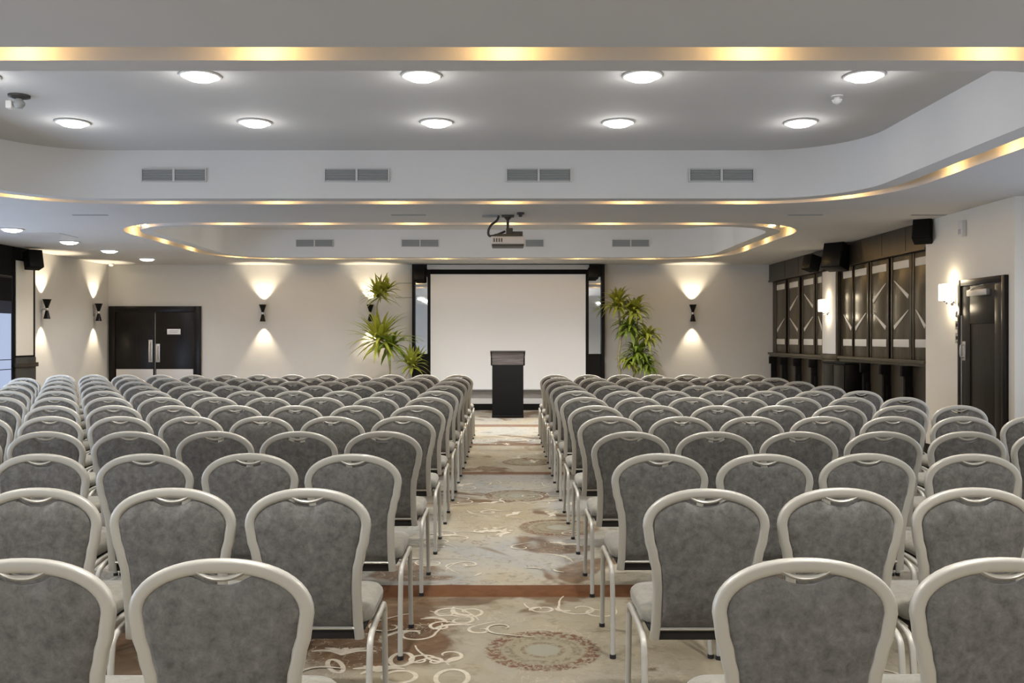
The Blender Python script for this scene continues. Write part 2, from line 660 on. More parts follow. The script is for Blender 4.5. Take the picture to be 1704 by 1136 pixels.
def rrect(x0, x1, y0, y1, r, off=0.0, n=12):
    """counter-clockwise rounded rectangle, grown by off"""
    x0, x1, y0, y1, r = x0 - off, x1 + off, y0 - off, y1 + off, r + off
    pts = []
    for cx, cy, a0 in ((x1 - r, y0 + r, -PI / 2), (x1 - r, y1 - r, 0), (x0 + r, y1 - r, PI / 2), (x0 + r, y0 + r, PI)):
        for i in range(n + 1):
            a = a0 + PI / 2 * i / n
            pts.append((cx + r * math.cos(a), cy + r * math.sin(a)))
    return pts


cb = BM()


def loop_verts(pts, z):
    return [cb.verts.new((x, y, z)) for x, y in pts]


def band(a, b):
    n = len(a)
    for i in range(n):
        j = (i + 1) % n
        cb.faces.new((a[i], a[j], b[j], b[i]))


edges = []
outer = loop_verts([(XL - .4, YF - .1), (XR + 3.0, YF - .1), (XR + 3.0, YB + .3), (XL - .4, YB + .3)], ZC)
rims = [outer]
for T in (T1, T2):
    o0 = loop_verts(rrect(*T), ZC)
    o0t = loop_verts(rrect(*T), ZT)
    l1 = loop_verts(rrect(*T, off=LIP), ZC)
    l1t = loop_verts(rrect(*T, off=LIP), ZC + SLOT_H)
    s1 = loop_verts(rrect(*T, off=LIP + SLOT), ZC)
    s1t = loop_verts(rrect(*T, off=LIP + SLOT), ZC + SLOT_H)
    band(o0, o0t)          # vertical tray face
    band(l1, o0)           # lip
    band(l1t, l1)
    band(s1t, l1t)         # slot roof
    band(s1, s1t)
    cb.faces.new(o0t)
    rims.append(s1)
for r in rims:
    for i in range(len(r)):
        edges.append(cb.edges.get((r[i], r[(i + 1) % len(r)])) or cb.edges.new((r[i], r[(i + 1) % len(r)])))
bmesh.ops.triangle_fill(cb, use_beauty=True, edges=edges, normal=(0, 0, -1))
for f in list(cb.faces):           # remove any filling inside a hole
    c = f.calc_center_median()
    if abs(c.z - ZC) < 1e-4 and len(f.verts) == 3:
        for T in (T1, T2):
            g = LIP + SLOT - 0.02
            if T[0] - g < c.x < T[1] + g and T[2] - g < c.y < T[3] + g:
                vs = [v.co for v in f.verts]
                inside = all(T[0] - g - .05 < v.x < T[1] + g + .05 and T[2] - g - .05 < v.y < T[3] + g + .05 for v in vs)
                cx, cy = max(T[0] + T[4] - c.x, 0, c.x - (T[1] - T[4])), max(T[2] + T[4] - c.y, 0, c.y - (T[3] - T[4]))
                if inside and math.hypot(cx, cy) < T[4] + LIP + SLOT - 0.004:
                    cb.faces.remove(f)
                    break
co = obj('ceiling', cb, M['ceiling'], None, True, 0.5)
co['kind'] = 'structure'

# ---- walls
b = BM(); box(b, XL - .4, XR + .2, YB, YB + .2, 0, 3.0); struct('wall_back', b, M['wall'])
b = BM(); box(b, XL - .2, XL, 15.25, YB, 0, 3.0); struct('wall_left', b, M['wall'])
b = BM(); box(b, XR + .07, XR + .36, 11.4, YB, 0, 3.0); box(b, XW, XR + .36, 9.42, 11.42, 0, 3.0); struct('wall_right', b, M['white_wall'])
b = BM(); box(b, XR + .5, XR + .7, YF, 9.42, 0, 3.0); box(b, XR + .36, XR + .7, 9.42, 9.6, 0, 3.0); struct('wall_right_recess', b, M['white_wall'])
b = BM(); box(b, XL - .4, XR + .9, YF - .2, YF, 0, 3.0); struct('wall_front', b, M['wall'])
b = BM(); box(b, XL - .3, XL + .085, YF, 14.56, 0, 0.25); box(b, XL - .3, XL + .085, YF, 14.56, 2.45, 3.0)
for y in (-4.0, -0.6, 2.8, 6.2, 9.6, 13.0):
    box(b, XL - .3, XL + .085, y, y + .25, 0.25, 2.45)
struct('wall_left_windows', b, M['wall'])
b = BM(); box(b, XL + .0, XR, YB - .018, YB, 0, 0.13); struct('baseboard_back', b, M['black'])
b = BM(); box(b, XL, XL + .018, 15.2, YB - .02, 0, 0.13); struct('baseboard_left', b, M['black'])
b = BM(); box(b, XW - .018, XW, 10.65, 11.4, 0, 0.13); box(b, XW - .018, XW, 9.42, 9.6, 0, 0.13); struct('baseboard_right', b, M['black'])

b = BM()
for py in (471, 495, 559):
    a, c = at(658, py, YB), at(687, py, YB)
    box(b, a.x, c.x, YB - .004, YB, a.z - .008, a.z + .008)
struct('trim_6', b, M['grille'])

# windows along the left wall (daylight), the farthest one just shows at the frame's edge
for i, (y0, y1) in enumerate(((-3.75, -0.6), (-0.35, 2.8), (3.05, 6.2), (6.45, 9.6), (9.85, 13.0), (13.25, 14.55))):
    w = thing(f'window_{i + 1}', 'tall window with pale daylight below a drawn black blind' if i == 5 else 'tall daylight window in the side wall out of frame', 'window', (XL + .085, (y0 + y1) / 2, 0.25))
    w['kind'] = 'structure'
    h = (y1 - y0) / 2
    b = BM(); box(b, -.012, 0.0, -h, h, 0.03, 1.86); obj('pane', b, M['pane_dim' if i == 5 else 'pane'], w, False)
    b = BM()
    box(b, -.03, .012, -h, h, 0, .03); box(b, -.03, .012, -h, h, 2.17, 2.20)
    box(b, -.03, .012, -h, -h + .03, .03, 2.17); box(b, -.03, .012, h - .02, h, .03, 2.17)
    box(b, .0, .008, -h + .03, h - .02, .70, .712); box(b, .0, .008, -h + .03, h - .02, .855, .867)
    obj('window_frame', b, M['black'], w, False)
    b = BM(); box(b, .0, .010, -h + .03, h - .02, 1.80, 2.17); obj('blind', b, M['matte'], w, False)
    b = BM(); box(b, .0, .009, -h + .03, h - .02, 1.60, 1.80); obj('fade_band', b, M['navy'], w, False)  # dark band stands in for the pane's light fading upwards
for i, (y0, y1) in enumerate(((2.2, 5.2), (5.8, 8.8))):
    w = thing(f'window_{i + 7}', 'tall daylight window in the recess beyond the white wall', 'window', (XR + .5, (y0 + y1) / 2, 0.25))
    w['kind'] = 'structure'
    h = (y1 - y0) / 2
    b = BM(); box(b, -.012, 0.0, -h, h, 0.03, 2.2); obj('pane', b, M['pane_soft'], w, False)
    b = BM()
    box(b, -.03, 0, -h, h, 0, .03); box(b, -.03, 0, -h, h, 2.17, 2.20)
    for yy in (-h, -.02, h - .04):
        box(b, -.03, 0, yy, yy + .04, .03, 2.17)
    obj('window_frame', b, M['black'], w, False)
b = BM(); box(b, XL + .086, XL + .10, YF, 14.555, 2.455, ZC - .003, 0.004); struct('trim_1', b, M['matte'])

# ---- side wall panelling (dark wood) with frieze, ledge and brackets
XP = XR + .07
b = BM(); box(b, XP - .04, XP, 11.42, YB, 0, 2.6); struct('trim_2', b, M['dwood2'])
b = BM()
box(b, XR - .05, XP - .03, 11.42, YB - .002, 2.585, ZC - .003, 0.008)
for y in (12.0, 12.75, 13.5, 15.6, 16.4, 17.2):
    box(b, XR - .054, XR - .048, y, y + .02, 2.61, ZC - .02)
box(b, XR - .065, XR - .045, 11.42, YB - .002, 2.585, 2.615)
struct('trim_3', b, M['dwood2'])
b = BM()
box(b, XR - .075, XP - .03, 11.42, YB - .002, 1.13, 1.17, 0.006)
box(b, XR - .04, XP - .03, 11.42, YB - .002, 1.09, 1.13)
struct('trim_4', b, M['dwood'])
b = BM(); box(b, XP - .075, XP - .035, 11.42, YB - .002, 0.0, 1.09); struct('trim_5', b, M['dwood2'])


def wood_panel(yc, wid, upper, lower, label):
    """upright panel on the right wall; bars top and bottom, wedge inlays"""
    t = thing('wood_panel', label, 'wall panel', (XP - .04, yc, 1.17), 0, 'dark wood panels with pale inlays')
    h = wid / 2
    b = BM(); box(b, -.03, 0, -h, h, 0.0, 1.40, 0.006); obj('panel_board', b, M['dwood'], t)
    b = BM()
    for s in (-1, 1):
        box(b, -.036, -.02, s * (h + .028) - .026, s * (h + .028) + .026, 0.0, 1.405, 0.003)
    obj('stile', b, M['dwood2'], t)
    for z in (.165, 1.23):
        b = BM(); box(b, -.036, -.028, -h + .03, h - .03, z, z + .105, 0.002); obj('bar_inlay', b, M['inlay'], t)

    def wedge(y0, z0, y1, z1, w0, w1):
        bb = BM()
        d = Vector((0, y1 - y0, z1 - z0)).normalized()
        s = Vector((0, -d.z, d.y))
        a, c = Vector((-.036, y0, z0)), Vector((-.036, y1, z1))
        front = [a + s * w0, a - s * w0, c - s * w1, c + s * w1]
        va = [bb.verts.new(p) for p in front]
        vb = [bb.verts.new(p + Vector((.008, 0, 0))) for p in front]
        bb.faces.new(va); bb.faces.new(vb[::-1])
        for i in range(4):
            j = (i + 1) % 4
            bb.faces.new((va[i], vb[i], vb[j], va[j]))
        obj('wedge_inlay', bb, M['inlay'], t, False)

    # seen from the hall, farther along the wall is to the left
    e = h - .05
    if upper == '/':
        wedge(e, .82, -e, 1.06, .030, .006)
    elif upper == '\\':
        wedge(-e, .84, e, 1.08, .030, .006)
    if lower == '/':
        wedge(e, .43, -e, .66, .030, .006)
    elif lower == '\\':
        wedge(-e, .43, e, .66, .030, .006)


wood_panel(17.62, .56, None, '/', 'dark wood panel with one wedge inlay, against the back wall corner')
wood_panel(16.82, .56, '/', '\\', 'dark wood panel with two inlaid wedges, second from the back wall corner')
wood_panel(16.00, .56, '\\', '/', 'dark wood panel with two inlaid wedges, third from the back wall corner')
wood_panel(15.395, .30, None, '\\', 'narrow dark wood panel half hidden behind the cream pilaster')
wood_panel(14.165, .42, None, '\\', 'narrow bluish dark panel on the near side of the cream pilaster')
wood_panel(13.64, .50, None, '/', 'dark panel with a single lower wedge, above the black cabinet')
wood_panel(12.96, .54, '/', '\\', 'glossy panel with two wedges pointing at each other, third from white wall')
wood_panel(12.24, .54, '\\', '/', 'glossy panel with two inlaid wedges, second from the white wall')
wood_panel(11.665, .36, None, '\\', 'dark wood panel cut off by the edge of the white wall')

bk = None
for i, (y, lab) in enumerate(((17.9, 'in the back wall corner'), (17.2, 'second from the back wall corner'), (16.4, 'third from the back wall corner'), (15.55, 'beside the cream pilaster'),
                              (13.30, 'beside the black cabinet'), (12.60, 'in the middle of the near panels'), (11.92, 'closest to the white wall'))):
    if bk is None:
        b = BM()
        box(b, -.10, 0, -.03, .03, .42, 1.09, .006); box(b, -.14, 0, -.035, .035, .95, 1.09, .006); box(b, -.06, 0, -.05, .05, 0.0, .8, .006)
        bk = obj('ledge_bracket', b, M['matte'])
        o = bk
    else:
        o = bk.copy(); C.objects.link(o)
    o.location = (XP - .075, y, 0)
    tag(o, 'tall black bracket under the panelling ledge, ' + lab, 'bracket', 'black brackets under the ledge')

# cream pilaster between the panels
t = thing('pilaster', 'cream faced pilaster with dark edges between the two runs of panels', 'pilaster', (XR, 14.80, 0))
b = BM(); box(b, -.06, .04, -.36, .36, 0, 2.58, .006); obj('pilaster_body', b, M['dwood2'], t)
b = BM(); box(b, -.072, -.058, -.30, .30, 1.2, 2.56, .004); obj('cream_face', b, M['wall'], t)
b = BM(); box(b, -.068, -.055, -.30, .30, 0.0, 1.1, .004); obj('lower_face', b, M['dwood'], t)
b = BM(); box(b, -.085, .03, -.37, .37, 1.12, 1.185, .006); obj('ledge_cap', b, M['dwood'], t)
# left pilaster
t = thing('pilaster', 'cream faced pilaster beside the daylight window, dark base and dark edges', 'pilaster', (XL, 14.90, 0))
b = BM(); box(b, -.05, .10, -.335, .345, 0, ZC - .004, .006); obj('pilaster_body', b, M['matte'], t)
b = BM(); box(b, .098, .112, -.27, .26, 1.17, 2.72, .004); obj('cream_face', b, M['white_wall'], t)
b = BM(); box(b, .098, .125, -.30, .32, 0.0, 1.14, .004); obj('lower_face', b, M['darkgrey'], t)
b = BM(); box(b, .10, .15, -.33, .36, .98, 1.05, .006); obj('ledge_cap', b, M['dwood2'], t)

# black low cabinet beside the pilaster
t = thing('cabinet', 'black low cabinet under the panels beside the cream pilaster', 'cabinet', (XR - .135, 13.93, 0))
b = BM(); box(b, -.16, .13, -.46, .46, .06, 1.06, .006); obj('cabinet_body', b, M['black'], t)
b = BM(); box(b, -.18, .13, -.48, .48, 1.06, 1.088, .005); obj('cabinet_top', b, M['matte'], t)
b = BM(); box(b, -.12, .12, -.44, .44, 0.0, .06); obj('plinth', b, M['matte'], t)
for s in (-1, 1):
    b = BM(); box(b, -.178, -.16, min(s * .01, s * .44), max(s * .01, s * .44), .08, 1.04, .004)
    d = obj('door', b, M['black'], t)
    b = BM(); box(b, -.195, -.178, s * .05 - .008, s * .05 + .008, .5, .66, .003); obj('handle', b, M['darkgrey'], d)

# ---- doors
Yd = YB
t = thing('door_1', 'black double door with steel kick plates in the back wall', 'door', (at(259, 562, Yd).x, Yd, 0))
t['kind'] = 'structure'
b = BM()
box(b, -.93, -.80, -.06, 0, 0, 2.10, .006); box(b, .80, .93, -.06, 0, 0, 2.10, .006); box(b, -.80, .80, -.06, 0, 1.98, 2.10, .006)
obj('door_frame', b, M['doorwood'], t)
for s in (-1, 1):
    x0, x1 = (-.797, -.012) if s < 0 else (.012, .797)
    b = BM(); box(b, x0, x1, -.045, -.002, .012, 1.976, .004)
    lf = obj('door_leaf', b, M['doorwood'], t)
    b = BM(); box(b, x0 + .02, x1 - .02, -.05, -.044, .14, .83, .002); obj('kick_plate', b, M['kick'], lf)
    zz = (.97, 1.42) if s < 0 else (.97, 1.34)
    xc = -.085 if s < 0 else .065
    b = BM(); box(b, xc - .04, xc + .04, -.052, -.044, *zz, .003); sweep(b, smooth_path([(xc, -.05, zz[0] + .05), (xc, -.09, zz[0] + .06), (xc, -.09, zz[1] - .06), (xc, -.05, zz[1] - .05)], 4), .012, up=(1, 0, 0), n=8)
    obj('pull_handle', b, M['steel'], lf)
b = BM(); box(b, .25, .52, -.05, -.044, 1.53, 1.64, .001)
sg = obj('door_sign', b, M['paper'], t)
b = BM()
for z, a, c in ((1.60, .29, .48), (1.57, .30, .46)):
    box(b, a, c, -.0512, -.0498, z, z + .010)
obj('sign_lines', b, M['grille'], sg, False)

Yr = 10.03
t = thing('door_2', 'dark brown single door with a recessed panel in the white wall', 'door', (XW, Yr, 0))
t['kind'] = 'structure'
b = BM()
box(b, -.045, 0, -.50, -.43, 0, 2.13, .005); box(b, -.045, 0, .43, .50, 0, 2.13, .005); box(b, -.045, 0, -.43, .43, 2.06, 2.13, .005)
obj('door_frame', b, M['doorwood'], t)
b = BM(); box(b, -.02, 0, -.428, .428, .01, 2.055, .003)
lf = obj('door_leaf', b, M['doorwood2'], t)
b = BM()
box(b, -.032, -.018, -.428, -.28, .01, 2.05, .003); box(b, -.032, -.018, .24, .428, .01, 2.05, .003)
box(b, -.032, -.018, -.28, .24, 1.62, 2.05, .003); box(b, -.032, -.018, -.28, .24, .01, .2, .003)
obj('raised_frame', b, M['doorwood2'], lf)
b = BM(); box(b, -.085, -.03, -.20, .22, 1.93, 2.0, .008); sweep(b, [(-.07, .2, 1.99), (-.10, .05, 2.01), (-.05, -.1, 2.05)], .008, up=(0, 0, 1), n=6); obj('door_closer', b, M['steel'], t)
b = BM(); box(b, -.04, -.031, .33, .40, 1.2, 1.42, .002); sweep(b, smooth_path([(-.035, .365, 1.24), (-.075, .365, 1.25), (-.075, .365, 1.37), (-.035, .365, 1.38)], 4), .009, up=(0, 1, 0), n=8); obj('handle', b, M['steel'], t)
b = BM(); box(b, -.04, -.031, .41, .432, .02, 1.72); obj('edge_strip', b, M['steel'], t)

# ================================================================ CHAIRS
ZTOP, ZW, ZB = 0.928, 0.795, 0.375


def half_w(z):
    """outer half width of the back frame"""
    pts = [(.36, .192), (.45, .187), (.56, .186), (.63, .190), (.69, .203), (.745, .217), (.795, .2245)]
    if z <= pts[0][0]:
        return pts[0][1]
    for (a, wa), (c, wc) in zip(pts, pts[1:]):
        if z <= c:
            t = (z - a) / (c - a)
            t = t * t * (3 - 2 * t)
            return wa + (wc - wa) * t
    return pts[-1][1]


def lean(z):
    """how far back the chair back lies at height z (negative = towards the rear)"""
    t = (z - .38) / .55
    return -.150 - .060 * t - .018 * math.sin(PI * max(0, min(1, t)))


def chair_source():
    t = bpy.data.objects.new('banquet_chair', None)
    t.empty_display_size = .1
    C.objects.link(t)
    # frame hoop
    RW, RD = .0178, .0125
    side = []
    n = 14
    for i in range(n):
        z = ZB + (ZW - ZB) * i / n
        side.append((half_w(z) - RW, z))
    arch = []
    aw, ah = half_w(ZW) - RW, ZTOP - RW - ZW
    m = 24
    for i in range(m + 1):
        a = PI * i / m
        c, s = math.cos(a), math.sin(a)
        p = 2.15
        arch.append((aw * math.copysign(abs(c) ** (2 / p), c), ZW + ah * abs(s) ** (2 / p)))
    path = [(x, z) for x, z in side] + arch + [(-x, z) for x, z in reversed(side)]
    b = BM()
    sweep(b, [(x, lean(z), z) for x, z in path], RW, RD, up=(0, 1, 0), n=14, power=3.2)
    obj('back_frame', b, M['frame'], t, True, 1.0)
    # upholstered panel
    b = BM()
    NS, NT = 24, 14
    inset = 2 * RW - .003
    zb = .425

    def ztop(s):
        x = s * (half_w(ZW) - inset)
        z = ZW + (ZTOP - inset - ZW) * max(0, 1 - abs(s) ** 2.2) ** (1 / 2.2)
        dip = .033 * max(0, 1 - (abs(x) / .074) ** 2.4)
        return z - dip

    grids = []
    for side_s in (-1, 1):
        g = []
        for j in range(NT + 1):
            row = []
            for i in range(NS + 1):
                s = -math.cos(PI * i / NS)
                s = .5 * s + .5 * (2 * i / NS - 1)
                tt = j / NT
                zside = zb + tt * (ZW - zb)
                x = s * (half_w(zside) - inset)
                z = zb + tt * (ztop(s) - zb)
                e = (1 - abs(s) ** 5) * (1 - abs(2 * tt - 1) ** 7)
                th = .006 + .014 * max(0, e) ** .5
                row.append(b.verts.new((x, lean(z) + side_s * th, z)))
            g.append(row)
        grids.append(g)
    for k, g in enumerate(grids):
        for j in range(NT):
            for i in range(NS):
                b.faces.new((g[j][i], g[j][i + 1], g[j + 1][i + 1], g[j + 1][i]))
    A, B_ = grids
    for i in range(NS):
        for j in (0, NT):
            b.faces.new((A[j][i], A[j][i + 1], B_[j][i + 1], B_[j][i]))
    for j in range(NT):
        for i in (0, NS):
            b.faces.new((A[j][i], A[j + 1][i], B_[j + 1][i], B_[j][i]))
    obj('backrest', b, M['back'], t, True, 1.2)
    # grip under the top of the hoop
    b = BM()
    pts = []
    for i in range(15):
        x = -.070 + .140 * i / 14
        z = ZTOP - .021 - .028 * (1 - abs(x / .070) ** 2.2)
        pts.append((x, lean(z), z))
    sweep(b, pts, .0065, .012, up=(0, 1, 0), n=8, power=2.6)
    obj('hand_grip', b, M['frame'], t, True, 1.0)
    # lower rail of the back
    b = BM()
    sweep(b, [(-.176, lean(.415), .415), (.176, lean(.415), .415)], .0075, .011, up=(0, 1, 0), n=8)
    obj('lower_rail', b, M['frame'], t, True, 1.0)

    # seat cushion (rounded in plan and section)
    def cushion(bm, hx, y0, y1, z0, z1, r, puff):
        sec = [(0.0, z0), (1.0, z0), (1.0, z0)]
        n = 8
        yc, hy = (y0 + y1) / 2, (y1 - y0) / 2
        rings = []
        for zz, ins in ((z0, .012), (z0 + .006, .003), (z0 + (z1 - z0) * .45, 0), (z1 - .016, .004), (z1 - .005, .014), (z1, .034), (z1 + puff * .6, .10), (z1 + puff, .17)):
            pts = rrect(-hx + ins, hx - ins, yc - hy + ins, yc + hy - ins, max(.01, r - ins * .6), 0, 6)
            rings.append([bm.verts.new((x, y, zz)) for x, y in pts])
        for a, c in zip(rings, rings[1:]):
            k = len(a)
            for i in range(k):
                j = (i + 1) % k
                bm.faces.new((a[i], a[j], c[j], c[i]))
        bm.faces.new(rings[0][::-1])
        bm.faces.new(rings[-1])

    b = BM(); cushion(b, .216, -.165, .255, .425, .482, .085, .012); obj('seat', b, M['seat'], t, True, 1.2)
    b = BM(); box(b, -.195, .195, -.155, .225, .404, .426, .006); box(b, -.172, .172, -.148, -.06, .370, .41, .006); obj('seat_pan', b, M['pan'], t)
    # legs: front and rear leg of each side meet under the seat rail
    for s in (-1, 1):
        x = .219 * s
        xf = .2235 * s
        top = Vector((x, .03, .408))
        rear = [(xf, -.262, 0.0), (x, -.225, .20), (x, -.205, .345), (x, -.185, .385), (x, -.13, .402), (x, -.03, .410), top]
        front = [top, (x, .09, .412), (x, .150, .408), (x, .178, .385), (x, .184, .33), (xf, .190, 0.0)]
        for pts in (rear, front):
            b = BM()
            p = smooth_path(pts, 4)
            sweep(b, p, .0125, .0115, up=(1, 0, 0), n=10, power=2.5)
            lg = obj('leg', b, M['frame'], t, True, 1.0)
            fy = pts[0][1] if pts is rear else pts[-1][1]
            b = BM(); lathe(b, [(0, 0), (.0145, 0), (.0145, .018), (.0, .018)], 10, xf, fy, 0); obj('foot_cap', b, M['pan'], lg)
    for y, z in ((-.02, .404), (.13, .404)):
        b = BM(); sweep(b, [(-.222, y, z), (.222, y, z)], .009, n=8, up=(0, 0, 1)); obj('cross_bar', b, M['frame'], t, True, 1.0)
    return t


chair = chair_source()
PITCH, X0, Y0, RP = 0.48, 0.706, 2.175, 0.990
jr = random.Random(3)
first = True
n_chairs = 0
for row in range(12):
    y_top = Y0 + RP * row
    for side in (-1, 1):
        for k in range(13 if side < 0 else 7):
            x = side * (X0 + PITCH * k)
            fd = F / (y_top + .25)
            if VX + (abs(x) - .22) * side * fd < -4 or VX + (abs(x) - .22) * side * fd > 1708:
                continue
            if first:
                o = chair
                first = False
            else:
                o = copy_tree(chair)
            o.location = (x + (.018 if row == 0 else 0) + jr.uniform(-.001, .001), y_top + (.035 if row == 1 else 0) + .210 + jr.uniform(-.012, .012), 0)
            o.rotation_euler = (0, 0, jr.uniform(-.004, .004))
            rl = ('row closest to the viewer' if row == 0 else f'{ORD[row]} row from the viewer') if row < 6 else ('row closest to the lectern' if row == 11 else f'{ORD[11 - row]} row from the lectern')
            wl = 'on the panelled-wall side' if side > 0 else 'on the double-door side'
            kl = 'beside the aisle' if k == 0 else f'{ORD[k]} from the aisle'
            tag(o, f'grey banquet chair {kl} {wl}, {rl}', 'chair', 'rows of grey banquet chairs')
            n_chairs += 1

# ================================================================ SCREEN WALL
# stage frame around the projection screen
Ys = YB
t = thing('screen_surround', 'black wall surround with narrow mirrors on both sides of the projection screen', 'screen surround', (0.03, Ys, 0))
b = BM()
box(b, -1.93, -1.87, -.16, 0, 0, 2.935, .006); box(b, 1.87, 1.94, -.16, 0, 0, 2.935, .006)
box(b, -1.87, 1.87, -.14, 0, 2.70, 2.935)
for s in (-1, 1):
    box(b, min(s * 1.57, s * 1.87), max(s * 1.57, s * 1.87), -.12, 0, 0, 1.12)
    box(b, min(s * 1.57, s * 1.62), max(s * 1.57, s * 1.62), -.14, 0, 1.12, 2.70)
    box(b, min(s * 1.62, s * 1.87), max(s * 1.62, s * 1.87), -.06, 0, 1.12, 2.70)
obj('surround_frame', b, M['black'], t, False)
for s in (-1, 1):
    b = BM(); box(b, min(s * 1.622, s * 1.868), max(s * 1.622, s * 1.868), -.078, -.062, 1.135, 2.69, .003); obj('mirror_panel', b, M['mirror'], t, False)
b = BM(); box(b, -1.57, 1.57, -.03, 0, .13, 2.70); obj('back_board', b, M['wall'], t, False)
b = BM(); box(b, -1.57, 1.57, -.06, 0, 0, .13, .004); obj('skirting', b, M['black'], t, False)
t = thing('projection_screen', 'large white projection screen hanging behind the lectern', 'projection screen', (0.03, Ys - .20, 0))
b = BM(); box(b, -1.62, 1.62, -.05, .05, 2.83, 2.925, .01); obj('roller_housing', b, M['housing'], t)
b = BM(); box(b, -1.555, 1.555, .012, .016, .43, 2.735); obj('screen_sheet', b, M['screen'], t, False)
b = BM(); box(b, -1.56, 1.56, .008, .018, 2.735, 2.835); obj('black_masking', b, M['matte'], t, False)
b = BM(); sweep(b, [(-1.58, .014, .42), (1.58, .014, .42)], .014, up=(0, 1, 0), n=10); obj('bottom_bar', b, M['grille'], t)
b = BM()
for s in (-1, 1):
    box(b, s * 1.5625 - .0075, s * 1.5625 + .0075, .007, .02, .43, 2.735)
obj('edge_border', b, M['matte'], t, False)


def speaker(loc, rz, tilt, w, d, h, label, bracket_dir=(0, .1, .0)):
    t = thing('wall_speaker', label, 'speaker', loc, rz, 'black wall speakers')
    mt = Matrix.Rotation(tilt, 4, 'X')
    b = BM(); box(b, -w / 2, w / 2, -d / 2, d / 2, -h / 2, h / 2, .012); bmesh.ops.transform(b, matrix=mt, verts=b.verts[:]); obj('cabinet', b, M['matte'], t)
    b = BM(); box(b, -w / 2 + .012, w / 2 - .012, -d / 2 - .012, -d / 2 + .004, -h / 2 + .012, h / 2 - .012, .006); bmesh.ops.transform(b, matrix=mt, verts=b.verts[:]); obj('grille', b, M['black'], t)
    e = Vector(bracket_dir)
    b = BM(); sweep(b, [(0, 0, 0), tuple(e * .55 + Vector((0, 0, .03))), tuple(e)], .018, n=8, up=(0, 0, 1)); box(b, e.x - .04, e.x + .04, e.y - .04, e.y + .04, e.z - .04, e.z + .04, .004); obj('bracket', b, M['darkgrey'], t)


p = at(698, 458, YB - .3); speaker(p, 0, -.15, .20, .18, .24, 'small black speaker at the top corner of the screen surround, plant with stems side', (0, .18, .02))
p = at(987, 455, YB - .3); speaker(p, 0, -.15, .20, .18, .22, 'small black speaker at the top corner of the screen surround, leafy plant side', (0, .18, .02))
speaker((XR - .15, 11.28, 2.79), -.6, -.35, .22, .20, .27, 'black speaker on the frieze end above the square wall light', (.0, .16, .0))
speaker((XR - .20, 15.25, 2.72), -1.2, -.25, .22, .20, .26, 'small black speaker on the far top corner of the cream pilaster', (.0, .18, .0))
speaker((XR - .22, 14.05, 2.72), -.9, -.25, .34, .26, .40, 'large black speaker on the near top corner of the cream pilaster', (.0, .2, .0))
speaker((XL + .30, 14.80, 2.74), .9, -.25, .24, .20, .30, 'black speaker on a bracket at the top of the window-side pilaster', (.0, .2, .0))

# ---- lectern
t = thing('lectern', 'black lectern with a greyed wood head in front of the screen', 'lectern', (at(845, 562, 16.62).x, 16.62, 0))
b = BM(); box(b, -.285, .285, -.17, .2, .05, .97, .006); obj('lectern_body', b, M['matte'], t)
b = BM(); box(b, -.29, .29, -.18, .21, 0, .05, .004); obj('lectern_base', b, M['black'], t)
b = BM()
hp = [(-.285, -.16, .945), (.285, -.16, .945), (.30, -.20, 1.20), (-.30, -.20, 1.20)]
f1 = [b.verts.new(p) for p in hp]
f2 = [b.verts.new((p[0], .22, p[2] - (.10 if i > 1 else 0))) for i, p in enumerate(hp)]
b.faces.new(f1); b.faces.new(f2[::-1])
for i in range(4):
    j = (i + 1) % 4
    b.faces.new((f1[i], f2[i], f2[j], f1[j]))
obj('lectern_head', b, M['lect_head'], t, False)
b = BM()
v = [(-.32, -.225, 1.205), (.32, -.225, 1.205), (.32, .24, 1.10), (-.32, .24, 1.10)]
f1 = [b.verts.new(p) for p in v]; f2 = [b.verts.new((p[0], p[1], p[2] + .022)) for p in v]
b.faces.new(f1[::-1]); b.faces.new(f2)
for i in range(4):
    j = (i + 1) % 4
    b.faces.new((f1[i], f1[j], f2[j], f2[i]))
obj('reading_top', b, M['darkgrey'], t, False)
b = BM()
for s in (-1, 1):
    quad(b, [(s * .286, -.172, .95), (s * .30, -.172, .95), (s * .314, -.21, 1.2), (s * .295, -.21, 1.2)])
    box(b, s * .300 - .012, s * .300 + .012, -.19, .2, .96, 1.10)
obj('side_cheek', b, M['matte'], t, False)

# ================================================================ PLANTS
def strap(bm, base, az, el, L_, w, droop, rnd):
    """one long strap leaf arching from base"""
    n = 7
    d = Vector((math.cos(az) * math.cos(el), math.sin(az) * math.cos(el), math.sin(el)))
    side = Vector((-math.sin(az), math.cos(az), 0))
    p = Vector(base)
    prev = None
    for i in range(n + 1):
        t = i / n
        hw = w * (0.35 + 1.0 * t * 2.2) if t < .3 else w * (1.0 - ((t - .3) / .7) ** 1.8)
        hw = max(hw, .0012)
        up = side.cross(d).normalized()
        cur = (bm.verts.new(p + side * hw + up * hw * .25), bm.verts.new(p), bm.verts.new(p - side * hw + up * hw * .25))
        if prev:
            bm.faces.new((prev[0], prev[1], cur[1], cur[0]))
            bm.faces.new((prev[1], prev[2], cur[2], cur[1]))
        prev = cur
        p = p + d * (L_ / n)
        d = (d + Vector((0, 0, -droop / n * (0.4 + 1.6 * t)))).normalized()


